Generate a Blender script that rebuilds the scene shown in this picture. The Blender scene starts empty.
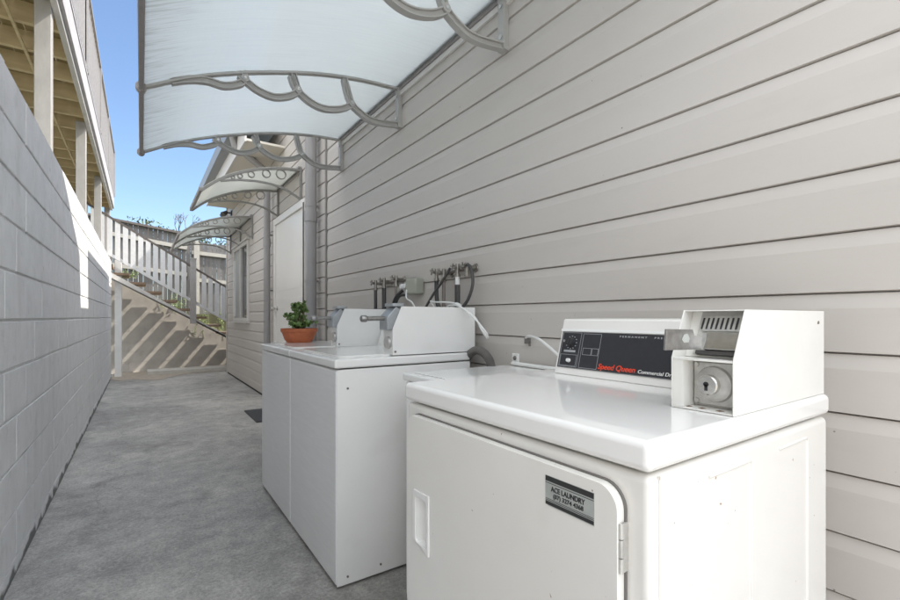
import bpy, bmesh, math, random
from mathutils import Vector, Matrix
from mathutils.geometry import tessellate_polygon
random.seed(7)
S = bpy.context.scene
R = math.radians

# ---------------------------------------------------------------- camera, sky, sun, exposure
CAMH = 1.087
cd = bpy.data.cameras.new('camera'); cam = bpy.data.objects.new('camera', cd)
S.collection.objects.link(cam); S.camera = cam
cam.location = (0, 0, CAMH); cam.rotation_euler = (R(90), 0, R(-34.36))
cd.sensor_width = 36; cd.lens = 452 / 900 * 36; cd.shift_y = 17 / 900
cd.clip_start = 0.02; cd.clip_end = 2000
w = bpy.data.worlds.new('World'); S.world = w; w.use_nodes = True
wn = w.node_tree.nodes; sky = wn.new('ShaderNodeTexSky'); sky.sky_type = 'NISHITA'; sky.sun_disc = False
sky.sun_elevation = R(50.9); sky.sun_rotation = R(104)
sky.air_density = 1.0; sky.dust_density = .8; sky.ozone_density = 3.0; sky.altitude = 50
# broken white cloud added as unseen fill overhead and behind camera; clear blue ahead
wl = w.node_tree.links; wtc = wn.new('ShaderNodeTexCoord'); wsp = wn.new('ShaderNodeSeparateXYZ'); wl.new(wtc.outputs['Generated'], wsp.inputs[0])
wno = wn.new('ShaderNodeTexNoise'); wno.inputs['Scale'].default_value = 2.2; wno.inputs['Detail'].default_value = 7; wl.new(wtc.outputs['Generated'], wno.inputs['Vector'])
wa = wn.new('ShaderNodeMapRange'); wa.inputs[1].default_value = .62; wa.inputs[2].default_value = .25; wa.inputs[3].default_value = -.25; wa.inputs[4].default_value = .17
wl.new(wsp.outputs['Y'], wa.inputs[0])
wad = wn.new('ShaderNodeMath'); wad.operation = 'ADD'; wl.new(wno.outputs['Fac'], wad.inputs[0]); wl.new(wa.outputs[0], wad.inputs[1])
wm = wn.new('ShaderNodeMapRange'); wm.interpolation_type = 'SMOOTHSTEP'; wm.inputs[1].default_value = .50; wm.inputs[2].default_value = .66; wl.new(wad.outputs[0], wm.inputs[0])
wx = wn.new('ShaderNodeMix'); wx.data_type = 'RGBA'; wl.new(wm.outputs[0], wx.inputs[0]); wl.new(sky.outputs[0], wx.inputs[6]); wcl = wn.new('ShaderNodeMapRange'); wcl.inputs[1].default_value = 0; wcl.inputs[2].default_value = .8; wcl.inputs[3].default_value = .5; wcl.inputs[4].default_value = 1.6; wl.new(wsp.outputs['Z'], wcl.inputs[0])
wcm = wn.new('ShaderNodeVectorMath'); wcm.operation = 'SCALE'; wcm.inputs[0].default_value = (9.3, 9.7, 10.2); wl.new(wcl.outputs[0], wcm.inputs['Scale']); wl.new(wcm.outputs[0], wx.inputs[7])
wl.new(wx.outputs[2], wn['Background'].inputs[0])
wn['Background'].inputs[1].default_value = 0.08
sl = bpy.data.lights.new('sun', 'SUN'); so = bpy.data.objects.new('sun', sl); S.collection.objects.link(so)
sl.energy = 2.6; sl.angle = R(0.53); sl.color = (1, .93, .83)
so.rotation_euler = Vector((-1, .25, -1.27)).to_track_quat('-Z', 'Y').to_euler(); so.location = (8, -2, 10)
V = S.view_settings
V.view_transform = 'Standard'; V.look = 'None'; V.gamma = 1; V.exposure = 1.66; V.use_curve_mapping = False
V.use_white_balance = False
S.cycles.max_bounces = 12; S.cycles.diffuse_bounces = 7; S.cycles.transmission_bounces = 8
S.cycles.transparent_max_bounces = 12; S.cycles.use_denoising = True

# ---------------------------------------------------------------- materials
MATS = {}
def nodes_of(m):
    return m.node_tree.nodes, m.node_tree.links
def mat(name, col, rough=.5, metal=0.0, noise=0.0, nscale=20, bump=0.0, bscale=60, coat=0.0, spec=.5, stretch=(1, 1, 1)):
    m = bpy.data.materials.new(name); m.use_nodes = True; N, L = nodes_of(m)
    b = N['Principled BSDF']; b.inputs['Roughness'].default_value = rough; b.inputs['Metallic'].default_value = metal
    b.inputs['Coat Weight'].default_value = coat; b.inputs['Specular IOR Level'].default_value = spec
    b.inputs['Base Color'].default_value = (*col, 1)
    tc = N.new('ShaderNodeTexCoord'); mp = N.new('ShaderNodeMapping'); mp.inputs['Scale'].default_value = stretch
    L.new(tc.outputs['Object'], mp.inputs[0])
    if noise:
        n = N.new('ShaderNodeTexNoise'); n.inputs['Scale'].default_value = nscale; n.inputs['Detail'].default_value = 6
        n.inputs['Roughness'].default_value = .6
        L.new(mp.outputs[0], n.inputs['Vector'])
        r = N.new('ShaderNodeValToRGB'); r.color_ramp.elements[0].position = .3; r.color_ramp.elements[1].position = .7
        r.color_ramp.elements[0].color = (*[c * (1 - noise) for c in col], 1)
        r.color_ramp.elements[1].color = (*[min(1, c * (1 + noise * .6)) for c in col], 1)
        L.new(n.outputs['Fac'], r.inputs[0]); L.new(r.outputs[0], b.inputs['Base Color'])
    if bump:
        n = N.new('ShaderNodeTexNoise'); n.inputs['Scale'].default_value = bscale; n.inputs['Detail'].default_value = 5
        L.new(mp.outputs[0], n.inputs['Vector'])
        bp = N.new('ShaderNodeBump'); bp.inputs['Strength'].default_value = bump; bp.inputs['Distance'].default_value = .004
        L.new(n.outputs['Fac'], bp.inputs['Height']); L.new(bp.outputs[0], b.inputs['Normal'])
    MATS[name] = m
    return m
def mix_spots(m, col, scale, lo, hi, zfade=None, stretch=(1, 1, 1), fac=1.0, detail=4):
    """lay stains with a shape of their own over the base colour"""
    N, L = nodes_of(m); b = N['Principled BSDF']; inp = b.inputs['Base Color']
    mx = N.new('ShaderNodeMix'); mx.data_type = 'RGBA'
    if inp.links:
        L.new(inp.links[0].from_socket, mx.inputs[6])
    else:
        mx.inputs[6].default_value = inp.default_value[:]
    mx.inputs[7].default_value = (*col, 1)
    tc = N.new('ShaderNodeTexCoord'); mp = N.new('ShaderNodeMapping'); mp.inputs['Scale'].default_value = stretch
    L.new(tc.outputs['Object'], mp.inputs[0])
    n = N.new('ShaderNodeTexNoise'); n.inputs['Scale'].default_value = scale; n.inputs['Detail'].default_value = detail
    L.new(mp.outputs[0], n.inputs['Vector'])
    mr = N.new('ShaderNodeMapRange'); mr.inputs[1].default_value = lo; mr.inputs[2].default_value = hi; mr.inputs[4].default_value = fac
    if zfade:
        sp = N.new('ShaderNodeSeparateXYZ'); L.new(tc.outputs['Object'], sp.inputs[0])
        z = N.new('ShaderNodeMapRange'); z.inputs[1].default_value = zfade[0]; z.inputs[2].default_value = zfade[1]
        z.inputs[3].default_value = zfade[2]; z.inputs[4].default_value = 0
        L.new(sp.outputs['Z'], z.inputs[0])
        ad = N.new('ShaderNodeMath'); ad.operation = 'ADD'
        L.new(n.outputs['Fac'], ad.inputs[0]); L.new(z.outputs[0], ad.inputs[1]); L.new(ad.outputs[0], mr.inputs[0])
    else:
        L.new(n.outputs['Fac'], mr.inputs[0])
    L.new(mr.outputs[0], mx.inputs[0]); L.new(mx.outputs[2], inp)

siding_m = mat('painted_weatherboard', (.535, .50, .465), .55, noise=.025, nscale=5, bump=.12, bscale=30, stretch=(1, .25, 1))
mix_spots(siding_m, (.42, .395, .37), 9, .60, .85, stretch=(1, .5, 2), fac=.25)
mix_spots(siding_m, (.16, .14, .12), 38, .775, .80, fac=.8, detail=2)
block_m = mat('painted_block', (.72, .722, .73), .75, noise=.07, nscale=9, bump=.5, bscale=90)
mix_spots(block_m, (.50, .505, .51), 14, .60, .70, fac=.3)
mix_spots(block_m, (.50, .49, .47), 7, .52, .80, stretch=(1, 1, .18), fac=.4, detail=7)
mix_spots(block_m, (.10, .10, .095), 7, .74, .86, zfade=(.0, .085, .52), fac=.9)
enamel_w = mat('warm_white_enamel', (.80, .785, .755), .22, noise=.02, nscale=6, coat=.3)
mix_spots(enamel_w, (.70, .66, .58), 2.2, .35, .85, fac=.35, detail=2)
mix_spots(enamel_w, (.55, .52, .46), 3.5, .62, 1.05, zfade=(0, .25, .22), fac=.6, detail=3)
mix_spots(enamel_w, (.30, .20, .12), 75, .735, .76, fac=.9)
enamel_top = mat('dryer_lid_enamel', (.84, .83, .81), .17, noise=.015, nscale=5, coat=.5)
enamel_c = mat('cool_white_enamel', (.83, .825, .81), .18, noise=.02, nscale=5, coat=.4)
mix_spots(enamel_c, (.72, .71, .68), 3, .35, .85, fac=.3, detail=2)
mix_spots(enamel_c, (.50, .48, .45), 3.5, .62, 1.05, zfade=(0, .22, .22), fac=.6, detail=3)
mix_spots(enamel_c, (.16, .13, .11), 60, .775, .80, fac=.9)
brush_c = mat('brushed_white_front', (.80, .80, .80), .30, noise=.04, nscale=60, coat=.15, stretch=(1, .1, 1))
box_m = mat('coin_box_enamel', (.78, .77, .735), .33, noise=.03, nscale=12)
mix_spots(box_m, (.25, .19, .14), 55, .74, .78, fac=.9)
white_m = mat('white_paint', (.80, .80, .79), .4, noise=.03, nscale=10)
door_m = mat('white_door_paint', (.84, .82, .79), .3, noise=.02, nscale=3)
plastic_w = mat('white_plastic', (.80, .80, .78), .35)
bracket_m = mat('grey_bracket_plastic', (.42, .415, .40), .45, noise=.06, nscale=20)
alu_m = mat('dull_aluminium', (.33, .31, .30), .45, metal=.3, noise=.1, nscale=30)
fascia_m = mat('painted_fascia', (.66, .64, .61), .5, noise=.04, nscale=8)
gutter_m = mat('grey_gutter_steel', (.30, .31, .32), .4, metal=.3)
pipe_m = mat('grey_downpipe_paint', (.335, .325, .325), .35, noise=.03, nscale=6)
rub_m = mat('black_rubber', (.025, .025, .026), .5)
shadow_line_m = mat('grey_shadow_line', (.16, .15, .14), .7)
gap_m = mat('dark_gap', (.03, .028, .025), .8)
chrome_m = mat('worn_chrome', (.62, .61, .58), .26, metal=1, noise=.15, nscale=60)
cast_m = mat('cast_zinc', (.56, .55, .525), .42, metal=.55, noise=.2, nscale=50, bump=.2, bscale=150)
slide_m = mat('brushed_dark_metal', (.34, .33, .32), .38, metal=.9, noise=.25, nscale=60)
greycast_m = mat('painted_grey_casting', (.36, .38, .40), .4, metal=.3, noise=.1, nscale=40)
brass_m = mat('dull_tap_metal', (.34, .32, .29), .3, metal=.9, noise=.25, nscale=80)
hose_m = mat('dark_grey_hose', (.055, .052, .05), .45)
hose_g = mat('ribbed_grey_hose', (.16, .15, .14), .6, noise=.1, nscale=60)
copper_m = mat('aged_pipe', (.22, .19, .17), .4, metal=.5, noise=.2, nscale=60)
box_g = mat('grey_green_plastic', (.36, .37, .31), .5)
panel_b = mat('black_panel', (.030, .030, .035), .28, noise=.1, nscale=60)
silver_m = mat('silver_print', (.40, .41, .42), .4)
red_m = mat('red_print', (.80, .075, .035), .4)
black_m = mat('black_print', (.03, .03, .03), .45)
stick_m = mat('silver_sticker', (.44, .46, .44), .35, metal=.2, noise=.06, nscale=60)
terra_m = mat('terracotta', (.50, .15, .065), .75, noise=.18, nscale=30, bump=.2, bscale=120)
soil_m = mat('potting_soil', (.05, .035, .025), .95, noise=.4, nscale=80)
leaf_m = mat('jade_leaf', (.17, .27, .085), .4, noise=.5, nscale=35)
weed_m = mat('weed_leaf', (.26, .34, .14), .5, noise=.4, nscale=9)
tree_m = mat('tree_leaf', (.06, .09, .035), .55, noise=.5, nscale=2)
bark_m = mat('bark', (.13, .10, .08), .9, noise=.3, nscale=30)
post_m = mat('weathered_white_post', (.40, .39, .375), .65, noise=.16, nscale=11, bump=.2, bscale=40, stretch=(1, 1, .4))
joist_m = mat('treated_pine_joist', (.58, .47, .28), .7, noise=.15, nscale=18, stretch=(.2, 1, 1))
ply_m = mat('treated_deck_underside', (.30, .235, .12), .8, noise=.30, nscale=8, bump=.3, bscale=20, stretch=(.25, 2.5, 1))
baluster_m = mat('white_batten', (.72, .72, .73), .5, noise=.08, nscale=14)
cap_m = mat('dark_handrail', (.13, .11, .10), .5, noise=.2, nscale=20)
tread_m = mat('brown_tread', (.27, .19, .13), .75, noise=.25, nscale=14, stretch=(.4, 1, 1))
string_m = mat('grey_stringer', (.60, .585, .56), .7, noise=.12, nscale=9)
newel_m = mat('grey_newel', (.40, .385, .38), .6, noise=.1, nscale=9)
pal_m = mat('grey_paling', (.165, .158, .155), .85, noise=.3, nscale=7, stretch=(1, 1, .12), bump=.3)
rail_m = mat('pale_fence_rail', (.43, .41, .375), .8, noise=.15, nscale=9)
ret_m = mat('sandy_block', (.50, .465, .42), .85, noise=.15, nscale=5, bump=.3, bscale=50)
shadow_edge_m = mat('brown_shadow_edge', (.40, .35, .29), .95, noise=.15, nscale=14, bump=.3, bscale=70)
slab_m = mat('pale_step_concrete', (.62, .60, .55), .85, noise=.12, nscale=9, bump=.3)
bounce_m = mat('pale_bounce_concrete', (.42, .40, .37), .85, noise=.1, nscale=3)
earth_m = mat('earth', (.12, .12, .07), .95, noise=.4, nscale=2)
lamp_m = mat('dark_lamp_body', (.06, .06, .06), .4)
glass_m = mat('window_glass', (.05, .055, .06), .08, spec=.4)
curtain_m = mat('pale_curtain', (.46, .47, .46), .8)
roof_m = mat('roof_steel', (.30, .31, .32), .45, metal=.3)
matt_m = mat('dark_mat', (.075, .075, .08), .85, noise=.3, nscale=80)
soffit_m = mat('cream_soffit', (.66, .61, .53), .6)

# window reflective glass already; stained alley concrete
def concrete():
    m = bpy.data.materials.new('stained_concrete'); m.use_nodes = True; N, L = nodes_of(m); b = N['Principled BSDF']
    tc = N.new('ShaderNodeTexCoord')
    def noise(sc, det=8, ro=.6, st=(1, 1, 1), dist=0):
        mp = N.new('ShaderNodeMapping'); mp.inputs['Scale'].default_value = st; L.new(tc.outputs['Object'], mp.inputs[0])
        n = N.new('ShaderNodeTexNoise'); n.inputs['Scale'].default_value = sc; n.inputs['Detail'].default_value = det
        n.inputs['Roughness'].default_value = ro; n.inputs['Distortion'].default_value = dist
        L.new(mp.outputs[0], n.inputs['Vector']); return n.outputs['Fac']
    def ramp(f, stops):
        r = N.new('ShaderNodeValToRGB'); e = r.color_ramp.elements
        while len(e) < len(stops): e.new(.5)
        for i, (p, c) in enumerate(stops): e[i].position = p; e[i].color = (*c, 1) if len(c) == 3 else c
        L.new(f, r.inputs[0]); return r.outputs[0]
    def mix(a, bb, f, mode='MIX', k=1.0):
        x = N.new('ShaderNodeMix'); x.data_type = 'RGBA'; x.blend_type = mode
        L.new(a, x.inputs[6])
        if isinstance(bb, tuple): x.inputs[7].default_value = (*bb, 1)
        else: L.new(bb, x.inputs[7])
        if isinstance(f, float): x.inputs[0].default_value = f
        else: L.new(f, x.inputs[0])
        return x.outputs[2]
    base = ramp(noise(.9, 10, .66, (1, 1, 1), .1), [(.32, (.26, .256, .25)), (.46, (.36, .355, .347)), (.56, (.44, .432, .42)), (.70, (.55, .538, .515))])
    fine = ramp(noise(70, 8, .85), [(.36, (.60, .60, .60)), (.64, (1.30, 1.30, 1.30))])
    c = mix(base, fine, 1.0, 'MULTIPLY')
    mid = ramp(noise(8, 10, .8, (1, 1, 1), .2), [(.38, (.80, .80, .80)), (.62, (1.16, 1.155, 1.15))])
    c = mix(c, mid, 1.0, 'MULTIPLY')
    scuff = ramp(noise(6, 12, .85, (1.2, .9, 1), .3), [(.57, (0, 0, 0)), (.66, (.8, .8, .8))])
    c = mix(c, (.56, .55, .53), scuff)
    dark = ramp(noise(2.3, 6, .6, (1, .8, 1), .9), [(.57, (0, 0, 0)), (.72, (.5, .5, .5))])
    c = mix(c, (.105, .10, .088), dark)
    speck = ramp(noise(130, 2, .5), [(.74, (0, 0, 0)), (.78, (.9, .9, .9))])
    c = mix(c, (.05, .05, .05), speck)
    fleck = ramp(noise(75, 2, .5), [(.765, (0, 0, 0)), (.78, (.8, .8, .8))])
    c = mix(c, (.62, .61, .58), fleck)
    # hairline cracks
    vo = N.new('ShaderNodeTexVoronoi'); vo.feature = 'DISTANCE_TO_EDGE'; vo.inputs['Scale'].default_value = .55
    nn = N.new('ShaderNodeTexNoise'); nn.inputs['Scale'].default_value = 5; nn.inputs['Detail'].default_value = 7
    L.new(tc.outputs['Object'], nn.inputs['Vector'])
    va = N.new('ShaderNodeVectorMath'); va.operation = 'MULTIPLY_ADD'; va.inputs[1].default_value = (.35, .35, .35)
    L.new(nn.outputs['Color'], va.inputs[0]); L.new(tc.outputs['Object'], va.inputs[2]); L.new(va.outputs[0], vo.inputs['Vector'])
    cr = ramp(vo.outputs['Distance'], [(.0, (.32, .32, .32)), (.004, (0, 0, 0))])
    c = mix(c, (.07, .07, .068), cr)
    c = mix(c, (1.0, .985, .955), 1.0, 'MULTIPLY')
    L.new(c, b.inputs['Base Color'])
    rr = N.new('ShaderNodeMapRange'); rr.inputs[3].default_value = .55; rr.inputs[4].default_value = .85
    L.new(noise(3), rr.inputs[0]); L.new(rr.outputs[0], b.inputs['Roughness'])
    bp = N.new('ShaderNodeBump'); bp.inputs['Strength'].default_value = .5; bp.inputs['Distance'].default_value = .004
    L.new(noise(45, 10, .75), bp.inputs['Height']); L.new(bp.outputs[0], b.inputs['Normal'])
    return m
conc_m = concrete()

def poly_sheet(name='milky_polycarbonate', k=(1, 1, 1)):
    """twin-wall polycarbonate: milky, lets light through, dusty streaks down the slope"""
    m = bpy.data.materials.new(name); m.use_nodes = True; N, L = nodes_of(m)
    N.remove(N['Principled BSDF']); out = N['Material Output']
    tc = N.new('ShaderNodeTexCoord'); mp = N.new('ShaderNodeMapping'); mp.inputs['Scale'].default_value = (1.2, 26, 1)
    L.new(tc.outputs['Object'], mp.inputs[0])
    n = N.new('ShaderNodeTexNoise'); n.inputs['Scale'].default_value = 3; n.inputs['Detail'].default_value = 8; L.new(mp.outputs[0], n.inputs['Vector'])
    r = N.new('ShaderNodeValToRGB'); r.color_ramp.elements[0].position = .32; r.color_ramp.elements[1].position = .60
    r.color_ramp.elements[0].color = (.83*k[0], .86*k[1], .865*k[2], 1); r.color_ramp.elements[1].color = (.87*k[0], .90*k[1], .90*k[2], 1)
    L.new(n.outputs['Fac'], r.inputs[0])
    # dirt gathered by the front bar: streaks of their own shape
    sp = N.new('ShaderNodeSeparateXYZ'); L.new(tc.outputs['Object'], sp.inputs[0])
    xr = N.new('ShaderNodeMapRange'); xr.inputs[1].default_value = -1.36; xr.inputs[2].default_value = -1.12; xr.inputs[3].default_value = .22; xr.inputs[4].default_value = 0
    L.new(sp.outputs['X'], xr.inputs[0])
    mp2 = N.new('ShaderNodeMapping'); mp2.inputs['Scale'].default_value = (4, 60, 1); L.new(tc.outputs['Object'], mp2.inputs[0])
    n2 = N.new('ShaderNodeTexNoise'); n2.inputs['Scale'].default_value = 2; n2.inputs['Detail'].default_value = 6; L.new(mp2.outputs[0], n2.inputs['Vector'])
    ad = N.new('ShaderNodeMath'); ad.operation = 'ADD'; L.new(n2.outputs['Fac'], ad.inputs[0]); L.new(xr.outputs[0], ad.inputs[1])
    mr = N.new('ShaderNodeMapRange'); mr.inputs[1].default_value = .66; mr.inputs[2].default_value = .84; mr.inputs[4].default_value = .38
    L.new(ad.outputs[0], mr.inputs[0])
    mx = N.new('ShaderNodeMix'); mx.data_type = 'RGBA'; L.new(r.outputs[0], mx.inputs[6]); mx.inputs[7].default_value = (.34, .33, .29, 1)
    L.new(mr.outputs[0], mx.inputs[0])
    tl = N.new('ShaderNodeBsdfTranslucent'); df = N.new('ShaderNodeBsdfDiffuse'); tr = N.new('ShaderNodeBsdfTransparent'); gl = N.new('ShaderNodeBsdfGlossy')
    gl.inputs['Roughness'].default_value = .25
    L.new(mx.outputs[2], tl.inputs[0]); L.new(mx.outputs[2], df.inputs[0]); L.new(mx.outputs[2], tr.inputs[0])
    a = N.new('ShaderNodeMixShader'); a.inputs[0].default_value = .12; L.new(tl.outputs[0], a.inputs[1]); L.new(df.outputs[0], a.inputs[2])
    c = N.new('ShaderNodeMixShader'); c.inputs[0].default_value = .38; L.new(a.outputs[0], c.inputs[1]); L.new(tr.outputs[0], c.inputs[2])
    fr = N.new('ShaderNodeFresnel'); fr.inputs[0].default_value = 1.4
    fm = N.new('ShaderNodeMath'); fm.operation = 'MULTIPLY'; fm.inputs[1].default_value = .5; L.new(fr.outputs[0], fm.inputs[0])
    d = N.new('ShaderNodeMixShader'); L.new(fm.outputs[0], d.inputs[0]); L.new(c.outputs[0], d.inputs[1]); L.new(gl.outputs[0], d.inputs[2])
    L.new(d.outputs[0], out.inputs[0]); return m
poly_m = poly_sheet()
poly_w = poly_sheet('aged_polycarbonate', (.92, .89, .84))
bracket_d = mat('aged_bracket_plastic', (.27, .265, .25), .5, noise=.1, nscale=20)

# ---------------------------------------------------------------- mesh helpers
def tag(o, label=None, cat=None, group=None, kind=None):
    if label: o['label'] = label
    if cat: o['category'] = cat
    if group: o['group'] = group
    if kind: o['kind'] = kind
    return o
def empty(name, loc, label, cat, group=None):
    o = bpy.data.objects.new(name, None); o.location = loc; o.empty_display_size = .1
    S.collection.objects.link(o); return tag(o, label, cat, group)
def wloc(o):
    v = Vector((0, 0, 0))
    while o: v += o.location; o = o.parent
    return v
RJ = random.Random(5)
class MB:
    def __init__(s): s.v = []; s.f = []
    def add(s, vs, fs):
        k = len(s.v); s.v += [Vector(p) for p in vs]; s.f += [tuple(i + k for i in f) for f in fs]; return s
    def box(s, x0, x1, y0, y1, z0, z1):
        return s.add([(x0,y0,z0),(x1,y0,z0),(x1,y1,z0),(x0,y1,z0),(x0,y0,z1),(x1,y0,z1),(x1,y1,z1),(x0,y1,z1)],
                     [(3,2,1,0),(4,5,6,7),(0,1,5,4),(1,2,6,5),(2,3,7,6),(3,0,4,7)])
    def prism(s, loops, mapf, a, b):
        """outline (+ holes) in 2-D extruded from a to b; mapf(u, v, w) -> 3-D"""
        if not isinstance(loops[0][0], (tuple, list)): loops = [loops]
        flat = [p for lp in loops for p in lp]
        tris = tessellate_polygon([[Vector((p[0], p[1], 0)) for p in lp] for lp in loops])
        n = len(flat); vs = [mapf(p[0], p[1], a) for p in flat] + [mapf(p[0], p[1], b) for p in flat]
        fs = [tuple(t) for t in tris] + [tuple(n + i for i in reversed(t)) for t in tris]
        k = 0
        for lp in loops:
            m = len(lp)
            for i in range(m): fs.append((k + i, k + (i + 1) % m, n + k + (i + 1) % m, n + k + i))
            k += m
        return s.add(vs, fs)
    def tube(s, pts, r, seg=8, r1=None, caps=True):
        pts = [Vector(p) for p in pts]; n = len(pts); r1 = r if r1 is None else r1
        ref = Vector((0, 0, 1)); rings = []; prev = None
        for i, p in enumerate(pts):
            t = (pts[min(i + 1, n - 1)] - pts[max(i - 1, 0)]).normalized()
            if prev is None:
                a = t.cross(ref)
                if a.length < .1: a = t.cross(Vector((1, 0, 0)))
            else: a = prev - t * prev.dot(t)
            a.normalize(); prev = a; b = t.cross(a); rr = r + (r1 - r) * i / max(1, n - 1)
            rings.append([p + (a * math.cos(2*math.pi*j/seg) + b * math.sin(2*math.pi*j/seg)) * rr for j in range(seg)])
        vs = [q for ring in rings for q in ring]; fs = []
        for i in range(n - 1):
            for j in range(seg):
                k = (j + 1) % seg; fs.append((i*seg+j, i*seg+k, (i+1)*seg+k, (i+1)*seg+j))
        if caps: fs += [tuple(range(seg))[::-1], tuple((n-1)*seg + j for j in range(seg))]
        return s.add(vs, fs)
    def lathe(s, c, prof, axis='z', seg=24):
        """prof: (radius, height) pairs round an axis through c"""
        vs = []; fs = []
        for r, h in prof:
            for j in range(seg):
                u = r*math.cos(2*math.pi*j/seg); v = r*math.sin(2*math.pi*j/seg)
                p = {'z': (u, v, h), 'x': (h, u, v), 'y': (u, h, v)}[axis]; vs.append((c[0]+p[0], c[1]+p[1], c[2]+p[2]))
        for i in range(len(prof) - 1):
            for j in range(seg):
                k = (j+1) % seg; fs.append((i*seg+j, i*seg+k, (i+1)*seg+k, (i+1)*seg+j))
        fs += [tuple(range(seg))[::-1], tuple((len(prof)-1)*seg+j for j in range(seg))]
        return s.add(vs, fs)
    def ribbon(s, pts, width, y0, y1, off=0.0):
        """band following a curve in the XZ plane, from y0 to y1"""
        P = [Vector((p[0], 0, p[1])) for p in pts]; n = len(P); ring = []; e = RJ.uniform(-.0005, .0005); y0 += e; y1 -= e
        for i in range(n):
            t = (P[min(i+1, n-1)] - P[max(i-1, 0)]).normalized(); nn = Vector((-t.z, 0, t.x))
            a = P[i] + nn * (off + width/2); b = P[i] + nn * (off - width/2)
            ring.append([(a.x, y0, a.z), (b.x, y0, b.z), (b.x, y1, b.z), (a.x, y1, a.z)])
        vs = [q for r_ in ring for q in r_]; fs = [(0,1,2,3), tuple((n-1)*4 + j for j in (3,2,1,0))]
        for i in range(n-1):
            for j in range(4):
                k = (j+1) % 4; fs.append((i*4+j, (i+1)*4+j, (i+1)*4+k, i*4+k))
        return s.add(vs, fs)
    def build(s, name, m, parent=None, bevel=0, seg=2, smooth=False, label=None):
        off = wloc(parent) if parent else Vector((0, 0, 0))
        me = bpy.data.meshes.new(name); me.from_pydata([v - off for v in s.v], [], s.f)
        bm = bmesh.new(); bm.from_mesh(me); bmesh.ops.recalc_face_normals(bm, faces=bm.faces); bm.to_mesh(me); bm.free()
        me.materials.append(m)
        o = bpy.data.objects.new(name, me); S.collection.objects.link(o)
        if parent: o.parent = parent
        if smooth or bevel:
            for p in me.polygons: p.use_smooth = True
            me.set_sharp_from_angle(angle=R(38))
        if bevel:
            md = o.modifiers.new('edge', 'BEVEL'); md.width = bevel; md.segments = seg; md.limit_method = 'ANGLE'; md.angle_limit = R(40)
            md.harden_normals = True
        if label: o['label'] = label
        return o
def B(x0, x1, y0, y1, z0, z1): return MB().box(x0, x1, y0, y1, z0, z1)
def children(o): return [c for c in S.collection.objects if c.parent == o]
def copy_tree(o, d=(0, 0, 0), parent=None):
    c = o.copy(); S.collection.objects.link(c); c.parent = parent
    if parent is None: c.location = o.location + Vector(d)
    for ch in children(o): copy_tree(ch, parent=c)
    return c
def spline(pts, n=6):
    P = [Vector(p) for p in pts]; out = []
    for i in range(len(P) - 1):
        a = P[max(i-1, 0)]; b = P[i]; c = P[i+1]; d = P[min(i+2, len(P)-1)]
        for k in range(n):
            t = k / n
            out.append(.5 * ((2*b) + (c-a)*t + (2*a-5*b+4*c-d)*t*t + (3*b-a-3*c+d)*t*t*t))
    out.append(P[-1]); return out
def spl2(pts, n=6): return [(p.x, p.y) for p in spline([(a, b, 0) for a, b in pts], n)]
def rrect(x0, x1, y0, y1, r, n=5):
    o = []
    for cx, cy, a0 in ((x1-r, y1-r, 0), (x0+r, y1-r, 90), (x0+r, y0+r, 180), (x1-r, y0+r, 270)):
        for k in range(n+1):
            a = R(a0 + 90*k/n); o.append((cx + r*math.cos(a), cy + r*math.sin(a)))
    return o
def YZ(u, v, w): return (w, u, v)       # outline in the YZ plane, extruded along X
def XZ(u, v, w): return (u, w, v)       # outline in the XZ plane, extruded along Y
def text(s, size, name, m, parent, org, ex, ey, width=None, depth=.0004, bold=.0, shear=0, space=1.0):
    cu = bpy.data.curves.new(name, 'FONT'); cu.body = s; cu.size = size; cu.extrude = depth; cu.offset = bold; cu.shear = shear
    cu.space_character = space
    ob = bpy.data.objects.new('tmp', cu); S.collection.objects.link(ob)
    dg = bpy.context.evaluated_depsgraph_get(); me = bpy.data.meshes.new_from_object(ob.evaluated_get(dg))
    bpy.data.objects.remove(ob); bpy.data.curves.remove(cu)
    ex = Vector(ex).normalized(); ey = Vector(ey).normalized(); ez = ex.cross(ey)
    xs = [v.co.x for v in me.vertices]; k = width / (max(xs) - min(xs)) if width else 1; x0 = min(xs)
    off = wloc(parent)
    for v in me.vertices: v.co = Vector(org) + ex * (v.co.x - x0) * k + ey * v.co.y + ez * v.co.z - off
    me.materials.clear(); me.materials.append(m); me.name = name
    o = bpy.data.objects.new(name, me); S.collection.objects.link(o); o.parent = parent; return o

WX = 1.38          # face of the boarded wall
GZ = 1.1434        # height of one board joint
PITCH = .1444

# ---------------------------------------------------------------- setting
tag(B(-300, 300, -300, 300, -.25, -.02).build('ground', earth_m), kind='structure')
tag(B(-.62, 1.40, -1.2, 10.9, -.02, 0).build('alley_floor', conc_m), kind='structure')
tag(B(-14, 14, -22, -1.2, -.02, 0).build('bounce_paving', bounce_m), kind='structure')  # unseen pale paving added behind the camera to bounce sunlight into the alley
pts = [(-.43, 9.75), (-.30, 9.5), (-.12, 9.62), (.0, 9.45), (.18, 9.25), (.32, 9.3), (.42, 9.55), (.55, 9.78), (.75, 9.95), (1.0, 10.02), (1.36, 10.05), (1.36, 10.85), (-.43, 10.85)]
tag(MB().prism(pts, lambda u, v, w_: (u, v, w_), .001, .006).build('shadow_edge_patch', shadow_edge_m), kind='structure')  # brown patch standing in for the irregular shadow edge on the floor
tag(B(.10, 2.6, 10.12, 10.55, 0, .075).build('step_slab', slab_m, bevel=.006), kind='structure')
tag(B(-8, 9, 11.0, 60, .0, 1.15).build('terrace_ground', earth_m), kind='structure')

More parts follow.
